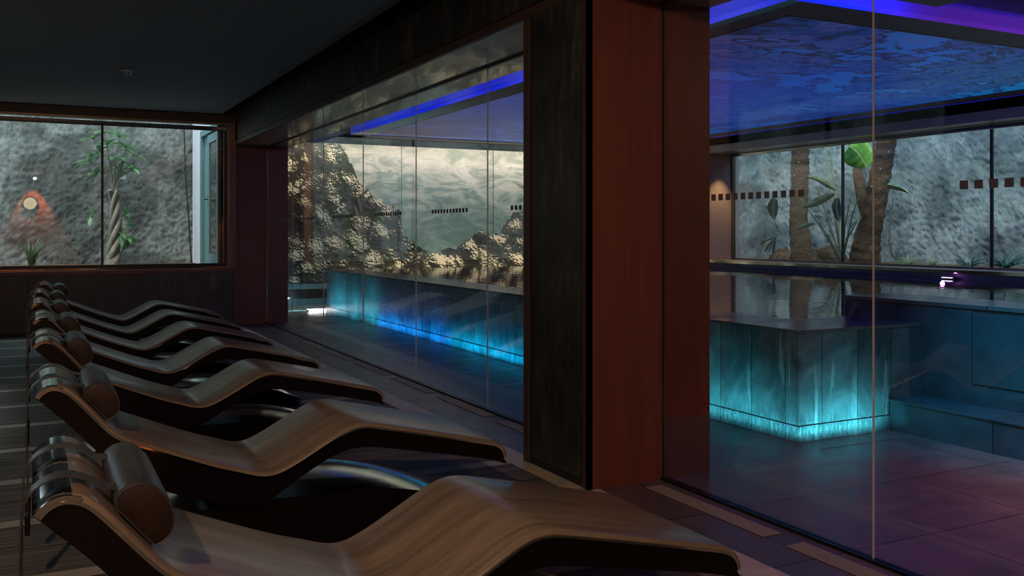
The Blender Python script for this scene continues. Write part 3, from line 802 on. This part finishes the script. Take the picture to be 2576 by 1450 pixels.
def make_lounger():
    r = empty('heated_lounger', (0.9, LW/2, 0))
    wood_c = [p for i, p in enumerate(curve) if i >= 5]
    wl_ = offset(wood_c, .0135)
    # wood slab with a softly rolled long edge
    def rolled(a, b, y0, y1, rr, mb):
        n = len(a); prof = [(0, 1.0), (rr * .3, .55), (rr, .12), (rr * 2.2, 0)]   # (inset in Y, depth share down)
        vs = []; fs = []
        ring = []
        for (iy, dd) in prof: ring.append((y0 + iy, dd))
        for (iy, dd) in reversed(prof): ring.append((y1 - iy, dd))
        m_ = len(ring)
        for i in range(n):
            for (yy, dd) in ring:
                vs.append((a[i][0] + (b[i][0]-a[i][0])*dd, yy, a[i][1] + (b[i][1]-a[i][1])*dd))
        for i in range(n-1):
            for k in range(m_):
                fs.append((i*m_+k, i*m_+(k+1) % m_, (i+1)*m_+(k+1) % m_, (i+1)*m_+k))
        fs.append(tuple(range(m_-1, -1, -1))); fs.append(tuple(range((n-1)*m_, n*m_)))
        mb.add(vs, fs); return mb
    rolled(wood_c, wl_, .002, LW - .002, .007, MB()).build('wood_surface', M['lounger_wood'], r, sharp=60)
    sh_top = offset(curve, .0138); sh_bot = offset(curve, .0205)
    MB().ribbon(sh_top, sh_bot, -.002, LW + .002).build('metal_sheet', M['chrome'], r)
    cap = curve[:7]
    MB().ribbon([(x, z) for x, z in offset(cap, .003)], offset(cap, .02), -.001, LW + .001).build('head_cap', M['chrome'], r)
    bt = offset(curve, .021)
    MB().ribbon(bt, bcurve, .004, LW - .004).build('body', M['body'], r, sharp=50)
    # lens-shaped pedestal: dark sides, polished cover
    n = 36; X0, X1 = .20, 1.80
    side = MB(); cover = MB(); vs = []; cvs = []
    for i in range(n + 1):
        u = i / n; x = X0 + (X1 - X0) * u
        w = .29 * math.sin(math.pi * u) ** .42 + .004
        ze = .235 - .19 * max(0, (u - .55) / .45) ** 2 - .17 * max(0, (.35 - u) / .35) ** 2
        zc = ze + .02 * math.sin(math.pi * u)
        y = LW / 2
        vs += [(x, y - w * .8, 0), (x, y - w, ze), (x, y + w, ze), (x, y + w * .8, 0)]
        cvs += [(x, y - w, ze + .001), (x, y - w * .55, ze + (zc - ze) * .75), (x, y, zc), (x, y + w * .55, ze + (zc - ze) * .75), (x, y + w, ze + .001)]
    fs = [(4*i+k, 4*i+(k+1) % 4, 4*i+4+(k+1) % 4, 4*i+4+k) for i in range(n) for k in range(4)] + [(3,2,1,0), (4*n, 4*n+1, 4*n+2, 4*n+3)]
    side.add(vs, fs).build('pedestal', M['body'], r, sharp=50)
    cover.add(cvs, [(5*i+k, 5*i+k+1, 5*i+6+k, 5*i+5+k) for i in range(n) for k in range(4)]).build('pedestal_cover', M['steel_cover'], r, sharp=80)
    return r
def make_pillow():
    r = empty('bolster_pillow', (.22, LW/2, .6))
    out = [(.160,.712),(.170,.727),(.186,.737),(.206,.741),(.228,.738),(.250,.724),(.268,.704),(.280,.680),(.286,.656),(.284,.632),(.274,.612),(.260,.600),(.246,.594),(.232,.604),(.206,.636),(.181,.666),(.160,.690)]
    out = [(x - .002, z + .004) for x, z in out]
    cx = sum(p[0] for p in out)/len(out); cz = sum(p[1] for p in out)/len(out)
    y0, y1 = .055, .515
    prof = [(0, .90), (.004, .975), (.014, 1.0), (.10, 1.012), (.36, 1.012), (.446, 1.0), (.456, .975), (.46, .90)]
    n = len(out); vs = []; fs = []
    for (dy, s) in prof:
        for (x, z) in out: vs.append((cx + (x-cx)*s, y0 + dy, cz + (z-cz)*s))
    m_ = len(prof)
    for j in range(m_-1):
        for i in range(n): fs.append((j*n+i, j*n+(i+1) % n, (j+1)*n+(i+1) % n, (j+1)*n+i))
    MB().add(vs, fs).build('cushion', M['leather'], r, sharp=50)
    for ya, sg in ((y0, -1), (y1, 1)):
        vs = [(cx, ya + sg*.004, cz)]; fs = []
        rings = [(.45, .003), (.80, .0015), (.915, 0.0)]
        for (s, b) in rings:
            for (x, z) in out: vs.append((cx + (x-cx)*s, ya + sg*b, cz + (z-cz)*s))
        for i in range(n): fs.append((0, 1+i, 1+(i+1) % n))
        for q in range(2):
            for i in range(n): fs.append((1+q*n+i, 1+q*n+(i+1) % n, 1+(q+1)*n+(i+1) % n, 1+(q+1)*n+i))
        tag(MB().add(vs, fs).build('end_panel', M['brown_leather'], r, sharp=60), 'brown leather end panel')
        MB().tube([(cx + (x-cx)*.945, ya - sg*.001, cz + (z-cz)*.945) for x, z in out + out[:1]], .0022, 6, False).build('piping', M['leather'], r)
    path = [(.175,.728),(.150,.7285),(.128,.739),(.108,.752),(.086,.763),(.060,.769),(.034,.764),(.010,.752),(-.010,.733),(-.022,.700),(-.026,.64),(-.027,.55),(-.026,.45),(-.024,.36),(-.022,.27)]
    pc = resample(cat(path, 3), 40)
    for ys_ in (.095, .405):
        MB().ribbon(offset(pc, -.0018), offset(pc, .0018), ys_, ys_ + .054).build('strap', M['leather'], r)
        MB().ribbon(offset(pc[:26], -.0032), offset(pc[:26], -.0018), ys_ + .017, ys_ + .037).build('strap_ridge', M['leather'], r)
        MB().box(-.033, -.015, ys_ - .006, ys_ + .046, .20, .275).build('counterweight', M['body'], r, bevel=.004)
    return r
lp, pp = make_lounger(), make_pillow()
YS = [2.15, 3.70, 5.30, 6.68, 8.08, 9.48, 10.88]
DX = [-.002, 0, -.01, -.012, -.03, -.02, .03]
lab = ['nearest of the row, filling the bottom edge', 'second from the camera, foot end by the slate column', 'third from the camera in the row', 'fourth from the camera, in the middle of the row',
       'fifth from the camera in the row', 'second farthest of the row', 'farthest of the row, against the slate wall']
for i, (y, dx) in enumerate(zip(YS, DX)):
    a = lp if i == 0 else copy_tree(lp); b = pp if i == 0 else copy_tree(pp)
    a.location = (0.9 + dx, LW/2 + y, 0); b.location = (.22 + dx, LW/2 + y, .6)
    tag(a, 'wave-shaped wood-topped lounger, ' + lab[i], 'lounger', 'wave-shaped loungers in a row along the glass')
    tag(b, 'grey-black leather bolster strapped to the lounger ' + lab[i].replace(', in the middle of the row', '').replace(', filling the bottom edge', '').replace(', foot end by the slate column', '').replace(', against the slate wall', ''), 'pillow', 'leather bolster pillows on the loungers')

# ------------------------------------------------------------------ courtyards
def rock(name, axis, pos, a0, a1, z0, z1, step, mat, seed, amp=.05):
    na = int((a1-a0)/step); nz = int((z1-z0)/step); vs = []
    for j in range(nz+1):
        for i in range(na+1):
            a = a0 + (a1-a0)*i/na; z = z0 + (z1-z0)*j/nz
            p = Vector((a*2.2+seed, z*1.1, seed)); q = Vector((a*7+seed, z*3.2, seed*2)); w = Vector((a*21, z*17, seed))
            d = amp*(.9*noise.noise(p) + .45*noise.noise(q) + .30*noise.noise(w) + .30*noise.noise(w*2.3))
            vs.append((a, pos - d, z) if axis == 'Y' else (pos - d, a, z))
    fs = [(j*(na+1)+i, j*(na+1)+i+1, (j+1)*(na+1)+i+1, (j+1)*(na+1)+i) for j in range(nz) for i in range(na)]
    return struct(MB().add(vs, fs).build(name, mat, sharp=180))
rock('wall_courtyard_far', 'Y', 16.0, -3.4, 2.6, .3, 4.2, .028, M['rock_grey'], 3.3, .055)
rock('wall_courtyard_right', 'X', 13.3, -1, 15.6, .3, 4.2, .033, M['rock_blue'], 8.1, .05)
rock('wall_courtyard_left', 'X', -2.9, 3.5, 10.5, .3, 4.0, .05, M['rock_grey'], 5.7, -.05)
struct(box('floor_courtyard', M['soil'], -3.4, 2.3, 13.35, 16.1, .2, .80))
struct(box('floor_courtyard', M['soil'], 11.4, 13.4, -1, 15.6, .2, .775))
struct(box('floor_courtyard', M['soil'], -3.0, -1.4, 3.5, 10.5, .2, .70))
rock('wall_courtyard_end', 'Y', 14.6, 11.3, 13.4, .3, 4.2, .05, M['rock_blue'], 1.7, .05)

# side wall with door in the far courtyard
dw = struct(empty('wall_courtyard_side', (2.3, 15, 0)))
MB().box(2.30, 2.5, 14.92, 15.95, .5, 3.6).build('white_render', M['white_paint'], dw)
MB().box(2.30, 2.5, 13.36, 14.92, 2.84, 3.6).build('white_lintel', M['white_paint'], dw)
d1 = struct(empty('door_1', (2.3, 14.1, .8)))
MB().box(2.26, 2.36, 14.80, 14.92, .8, 2.84).box(2.26, 2.36, 13.40, 14.80, 2.75, 2.84).build('door_frame', M['teal_paint'], d1)
MB().box(2.31, 2.35, 14.30, 14.78, .82, 2.74).build('fixed_leaf', M['teal_paint'], d1)
lf = MB().box(2.27, 2.31, 14.16, 14.28, .82, 2.72).box(2.27, 2.31, 13.42, 13.52, .82, 2.72).box(2.27, 2.31, 13.52, 14.16, 2.6, 2.72).box(2.27, 2.31, 13.52, 14.16, .82, .98).build('door_leaf', M['teal_paint'], d1)
MB().box(2.285, 2.295, 13.52, 14.16, .98, 2.6).build('door_pane', M['window_glass'], lf)
MB().tube([(2.27, 14.22, 1.78), (2.22, 14.22, 1.78), (2.22, 14.36, 1.785)], .010, 8).box(2.262, 2.27, 14.20, 14.24, 1.66, 1.84).build('door_handle', M['chrome'], lf)
# hanging cable in the far courtyard
c = MB().tube([at(463, 318, Y=15.6), at(466, 430, Y=15.6), at(474, 540, Y=15.6), at(481, 650, Y=15.6) , at(483, 668, Y=15.6)], .011, 8).build('hanging_cable', M['cable'])
tag(c, 'black cable hanging down the rough wall beside the white door pier', 'cable')

rnd = random.Random(7)
# braided money tree
mt = empty('money_tree', at(282, 668, Y=15.1))
br = MB()
base = at(282, 672, Y=15.1)
for k in range(4):
    pts = []; rr = []
    for i in range(25):
        u = i / 24; h = u * 1.15
        a = k * math.pi / 2 + u * 2.2 * math.pi
        R = .062 * (1 - .25 * u) + (.03 if u > .9 else 0) * (u - .9) * 10
        lean = .04 * math.sin(u * 3) + .02 * u
        pts.append(base + Vector((math.cos(a) * R + lean, math.sin(a) * R, h))); rr.append(.060 - .030 * u)
    br.tube(pts, rr, 10)
br.tube([base + Vector((.0, 0, -.05)), base + Vector((0, 0, .18))], [.15, .085], 14)
br.build('braided_trunk', M['grey_bark'], mt)
top = base + Vector((.02, 0, 1.12))
fol = MB(); stem = MB()
def palmate(p, d, L, nleaf, mb, w=.3, droop=.7):
    d = Vector(d).normalized(); u = d.cross(Vector((0, 0, 1)));
    if u.length < .1: u = Vector((1, 0, 0))
    u.normalize(); v = u.cross(d)
    for k in range(nleaf):
        a = 2 * math.pi * k / nleaf + rnd.random() * .4
        q = (d * .35 + u * math.cos(a) + v * math.sin(a)).normalized()
        mb.blade(p, q, L * (.8 + .4 * rnd.random()), L * w * .5, droop, 6)
for (x, y, yy) in ((235, 350, .0), (262, 335, -.1), (300, 345, .1), (225, 405, .1), (250, 385, .2), (290, 400, -.1), (318, 372, .1), (335, 392, .0), (240, 440, .05), (270, 365, .15), (300, 430, .2), (330, 425, -.1)):
    p = at(x, y, Y=15.1 + yy)
    stem.tube([top, top.lerp(p, .5) + Vector((0, 0, .05)), p], [.014, .009, .005], 6)
    palmate(p, p - top, .24, 6, fol)
for (x, y, a_) in ((232, 545, (-1, -.3, .2)), (318, 545, (1, -.3, .2)), (305, 590, (1, -.2, -.3)), (320, 600, (.6, -.2, -.7))):
    p = at(x, y, Y=15.0)
    q = base + Vector((.0, 0, .55))
    stem.tube([q, q.lerp(p, .5) + Vector((0, 0, .05)), p], [.010, .007, .004], 6)
    palmate(p, a_, .22, 5, fol)
stem.build('stem', M['grey_bark'], mt); fol.build('foliage', M['leaf_mid'], mt, sharp=180)
tag(mt, 'young money tree with braided grey trunk standing before the rough wall in the far courtyard', 'tree')

def tuft(name, p, n, L, w, mat, lab, cat_, spread=1.0, group=None, droop=1.2, up=.9):
    p = Vector(p); mb = MB()
    for k in range(n):
        a = rnd.random() * 2 * math.pi; e = up * (.5 + rnd.random())
        d = Vector((math.cos(a) * spread, math.sin(a) * spread, e))
        mb.blade(p + Vector((rnd.uniform(-.03, .03), rnd.uniform(-.03, .03), 0)), d, L * (.6 + .6 * rnd.random()), w, droop * (.6 + .8 * rnd.random()), 7, .3)
    o = mb.build(name, mat, sharp=180); return tag(o, lab, cat_, group)
p = at(78, 690, Y=15.2); p.z = .80
tuft('grass_clump', p, 46, .42, .012, M['leaf_dark'], 'dark green grass clump at the lower left of the far window', 'plant', .45, None, .8, 1.3)

# ---- right courtyard
def trunk(name, pts, rad, lab, extra=None):
    e = empty(name, pts[0]); mb = MB(); P2 = []; R2 = []
    n = 46
    for i in range(n + 1):
        u = i / n * (len(pts) - 1); k = min(int(u), len(pts) - 2); f = u - k
        P2.append(Vector(pts[k]).lerp(Vector(pts[k+1]), f)); R2.append((rad[k] + (rad[k+1] - rad[k]) * f) * (1 + .05 * math.sin(i * 2.2)))
    seg = 26; mb.tube(P2, R2, seg)
    vv = []
    for v in mb.v:
        q = Vector(v); d = noise.noise(q * 9) * .018 + noise.noise(q * 27) * .012
        cpt = min(P2, key=lambda c: (c - q).length); vv.append(q + (q - cpt).normalized() * d)
    mb.v = vv
    if extra: extra(mb)
    mb.build('trunk', M['palm_bark'], e, sharp=180)
    return e, P2, R2
XT = 12.35
def pr(x, y, X=XT): return at(x, y, X=X)
def fairy(e, P2, R2, u0, u1, turns, lab=None):
    pts = []; n = 90
    N = len(P2) - 1
    bulbs = []
    for i in range(n + 1):
        u = u0 + (u1 - u0) * i / n; k = min(int(u * N), N - 1); f = u * N - k
        c = P2[k].lerp(P2[k+1], f); a = 2 * math.pi * turns * i / n
        q = c + Vector((math.cos(a), math.sin(a), .12 * math.sin(3 * a))) * (R2[k] + .02)
        pts.append(q)
        if i % 4 == 0: bulbs.append(q + Vector((math.cos(a), math.sin(a), 0)) * .012)
    s = MB().tube(pts, .0045, 6)
    o = s.build('light_cable', M['cable'])
    g = empty('fairy_lights', pts[0]); o.parent = g; o.location = -Vector(pts[0])
    for b in bulbs:
        MB().tube([b, b + Vector((0, 0, .022))], .006, 6).build('bulb', M['led_blue'], g)
    return g
e1, P2, R2 = trunk('palm_tree', [pr(2020, 668), pr(2008, 560), pr(2012, 460), pr(2014, 360), pr(2015, 220)], [.21, .16, .155, .155, .15], '')
tag(e1, 'straight dark palm trunk at the left of the hall window', 'palm trunk')
tag(fairy(e1, P2, R2, .5, .98, 6), 'dark fairy-light cable wound round the left palm trunk', 'fairy lights')
e2, P2, R2 = trunk('palm_tree', [pr(2172, 672), pr(2182, 600), pr(2204, 500), pr(2222, 400), pr(2236, 320), pr(2250, 220)], [.27, .21, .175, .155, .15, .145], '')
MB().tube([pr(2188, 560, 12.3), pr(2170, 500, 12.3), pr(2158, 440, 12.35), pr(2150, 400, 12.4)], [.11, .10, .085, .03], 16).build('side_trunk', M['palm_bark'], e2)
tag(e2, 'thick leaning shaggy palm trunk at the middle of the hall window', 'palm trunk')
tag(fairy(e2, P2, R2, .42, .9, 6), 'dark fairy-light cable with blue bulbs wound round the leaning palm trunk', 'fairy lights')
# root mounds of fibrous brown litter
def mound(x, y, r, h, lab):
    c = pr(x, y, 12.2); c.z = .775; vs = []; n, m_ = 26, 12
    for j in range(m_ + 1):
        for i in range(n):
            a = 2 * math.pi * i / n; rr = r * (1 - j / m_); z = h * math.cos(math.pi / 2 * (1 - j / m_))
            q = c + Vector((math.cos(a) * rr, math.sin(a) * rr * 1.4, z)); d = noise.noise(q * 6) * .05 + noise.noise(q * 19) * .03
            vs.append(q + Vector((0, 0, abs(d) * 1.6)) + Vector((d, d, 0)) * .5)
    fs = [(j*n+i, j*n+(i+1) % n, (j+1)*n+(i+1) % n, (j+1)*n+i) for j in range(m_) for i in range(n)]
    tag(MB().add(vs, fs).build('root_mound', M['palm_bark'], sharp=180, weld=True), lab, 'root mound')
mound(2085, 660, .30, .26, 'brown fibrous root mound between the two palm trunks')
mound(1965, 662, .20, .20, 'small brown root mound left of the straight palm trunk')
# banana plant
bn = empty('banana_plant', pr(2112, 668, 12.0))
st_ = MB(); b0 = pr(2118, 660, 12.0)
for (x, y, X) in ((2072, 345, 12.1), (2085, 330, 12.0), (2180, 440, 11.9), (2055, 470, 11.8), (2015, 500, 11.8), (2155, 560, 11.8), (2060, 560, 11.7), (2140, 500, 11.9)):
    p = pr(x, y, X); st_.tube([b0, b0.lerp(p, .5) + Vector((0, .03, .08)), p], [.022, .014, .008], 8)
st_.build('stalk', M['stalk'], bn)
def big_leaf(name, outline, rib, mat, parent, X, depth=.10, tears=()):
    """broad leaf: quads between the rib and both borders, tilted in depth"""
    n = len(rib); vs = []; fs = []
    for i in range(n):
        (lx, ly), (mx, my), (rx, ry) = outline[0][i], rib[i], outline[1][i]
        bulge = math.sin(math.pi * i / (n - 1)) * .05
        for k in range(7):
            f = k / 6
            if f <= .5: x = lx + (mx - lx) * f * 2; y = ly + (my - ly) * f * 2
            else: x = mx + (rx - mx) * (f * 2 - 1); y = my + (ry - my) * (f * 2 - 1)
            vs.append(at(x, y, X=X - depth * (1 - abs(f - .5) * 2) * .5 + bulge + .01 * math.sin(i * 1.7 + k)))
    for i in range(n - 1):
        for k in range(6):
            if (i, 0 if k < 3 else 1) in tears and k in (0, 1, 4, 5): continue
            fs.append((i*7+k, i*7+k+1, (i+1)*7+k+1, (i+1)*7+k))
    o = MB().add(vs, fs).build(name, mat, parent, sharp=180)
    md = o.modifiers.new('thick', 'SOLIDIFY'); md.thickness = .003
    MB().tube([at(x, y, X=X - depth * .55) for x, y in rib], [.009] * n, 6).build('midrib', M['stalk'], o)
    return o
# the lime leaf: rib runs from upper left to lower right
rib = [(2136, 368), (2150, 378), (2163, 392), (2173, 408), (2180, 424)]
left = [(2132, 374), (2122, 392), (2128, 412), (2148, 421), (2168, 426)]
right = [(2146, 360), (2170, 351), (2188, 366), (2196, 388), (2194, 410)]
def dense(l, m_=4):
    return [tuple(Vector(l[i]).lerp(Vector(l[i+1]), k / m_)) for i in range(len(l) - 1) for k in range(m_)] + [l[-1]]
def smooth2(l): return cat(l, 4)
big_leaf('leaf', (smooth2(left), smooth2(right)), smooth2(rib), M['leaf_lime'], bn, 11.9, .12)
for (L_, R_, rb, mt_, X) in (
    ([(2030, 448), (2052, 455), (2080, 472), (2100, 480)], [(2036, 442), (2062, 446), (2092, 462), (2108, 476)], [(2030, 444), (2056, 450), (2086, 466), (2106, 480)], 'leaf_mid', 11.8),
    ([(1940, 500), (1930, 520), (1936, 540), (1948, 552)], [(1956, 503), (1958, 522), (1955, 540), (1951, 552)], [(1948, 498), (1946, 520), (1946, 540), (1949, 554)], 'leaf_mid', 11.75),
    ([(2095, 484), (2070, 490), (2040, 505), (2020, 520)], [(2100, 492), (2080, 506), (2052, 520), (2024, 524)], [(2098, 486), (2074, 498), (2044, 512), (2018, 524)], 'leaf_mid', 11.75),
    ([(2100, 500), (2092, 520), (2100, 545), (2112, 560)], [(2112, 498), (2116, 520), (2116, 545), (2114, 560)], [(2106, 498), (2104, 520), (2108, 545), (2113, 562)], 'leaf_blue', 11.7),
    ([(2045, 560), (2030, 562), (2016, 568), (2006, 576)], [(2050, 566), (2034, 572), (2020, 576), (2008, 578)], [(2050, 562), (2032, 566), (2018, 571), (2005, 578)], 'leaf_stripe', 11.6),
    ([(2238, 458), (2256, 462), (2274, 470), (2290, 488)], [(2234, 474), (2250, 478), (2270, 482), (2292, 490)], [(2232, 464), (2252, 468), (2272, 475), (2294, 492)], 'leaf_blue', 12.2)):
    big_leaf('leaf', (smooth2(L_), smooth2(R_)), smooth2(rb), M[mt_], bn, X, .05)
tag(bn, 'banana plant with one broad lime-green leaf and long stalks in the hall window', 'plant')
# feather palm leaf before the leaning trunk
def frond(mb, p, d, L, w, nl=16, droop=.7):
    p = Vector(p); d = Vector(d).normalized(); q = p.copy(); dd = d.copy()
    side = d.cross(Vector((0, 0, 1))).normalized()
    for i in range(nl):
        u = i / nl
        for s in (-1, 1):
            mb.blade(q, dd * .7 + side * s, w * math.sin(math.pi * (.15 + .8 * u)), .010, .5, 4, .2)
        q2 = q + dd * L / nl; mb.tube([q, q2], .004, 5, False); q = q2; dd = (dd - Vector((0, 0, droop / nl))).normalized()
def fern(name, x, y, X, n, L, w, mat, lab, dirs=None, group=None):
    p = pr(x, y, X); mb = MB()
    for k in range(n):
        a = dirs[k] if dirs else (math.cos(2*math.pi*k/n) * .6, math.sin(2*math.pi*k/n), .8)
        frond(mb, p, a, L * (.8 + .3 * rnd.random()), w)
    return tag(mb.build(name, mat, sharp=180), lab, 'plant', group)
fern('fern', 2168, 545, 11.75, 2, .30, .10, M['leaf_blue'], 'blue-green feathery fern leaf in front of the leaning palm trunk', [(-.3, .35, -.9), (-.4, .6, -.5)])
fern('fern', 1952, 598, 11.8, 5, .34, .10, M['leaf_blue'], 'drooping fern left of the straight palm trunk near the window sill', [(-.3, 1, -.1), (-.3, .7, -.6), (-.2, .1, -.9), (-.3, .9, .3), (-.3, .35, -.7)])
def fan_palm(p, n, L, w, lab_):
    e = empty('fan_palm', (p.x, p.y, .775))
    MB().tube([(p.x, p.y, .775), (p.x + .02, p.y, (p.z + .775) / 2), p], [.035, .028, .022], 10).build('stem', M['palm_bark'], e)
    mb = MB()
    for k in range(n):
        a = rnd.random() * 2 * math.pi
        mb.blade(p, (math.cos(a), math.sin(a), rnd.uniform(.1, .6)), L * (.6 + .6 * rnd.random()), w, .9, 7, .3)
    mb.build('foliage', M['leaf_dark'], e, sharp=180); tag(e, lab_, 'plant')
fan_palm(pr(1832, 470, 12.1), 46, .32, .011, 'spiky dark fan palm leaves at the left edge of the hall window')
fan_palm(pr(1826, 392, 12.5), 30, .28, .010, 'small spiky palm leaves at the upper left corner of the hall window')
for (x, y, n, L, m_, lab_) in ((2283, 660, 40, .28, 'leaf_stripe', 'cream-striped spider plant right of the leaning palm trunk, larger one'), (2352, 662, 34, .22, 'leaf_stripe', 'cream-striped spider plant, smaller one, left of the second window bar'),
                      (2530, 664, 60, .40, 'leaf_blue', 'spiky blue-green clump at the right edge behind the window bar'), (2440, 666, 30, .30, 'leaf_blue', 'thin blue-green clump left of the right window bar'),
                      (2625, 664, 50, .42, 'leaf_mid', 'spiky green clump at the far right edge of the hall window')):
    p = pr(x, y, 11.9); p.z = .775
    tuft('spider_plant' if m_ == 'leaf_stripe' else 'ornamental_grass', p, n, L, .011, M[m_], lab_, 'plant', .8, None, 1.4, 1.0)
c = MB().tube([pr(2246, 500, 12.6), pr(2240, 560, 12.4), pr(2236, 610, 12.2), pr(2244, 640, 12.1), pr(2254, 652, 12.0)], .010, 8).build('garden_cable', M['cable'])
tag(c, 'black cable running down right of the leaning palm trunk', 'cable')
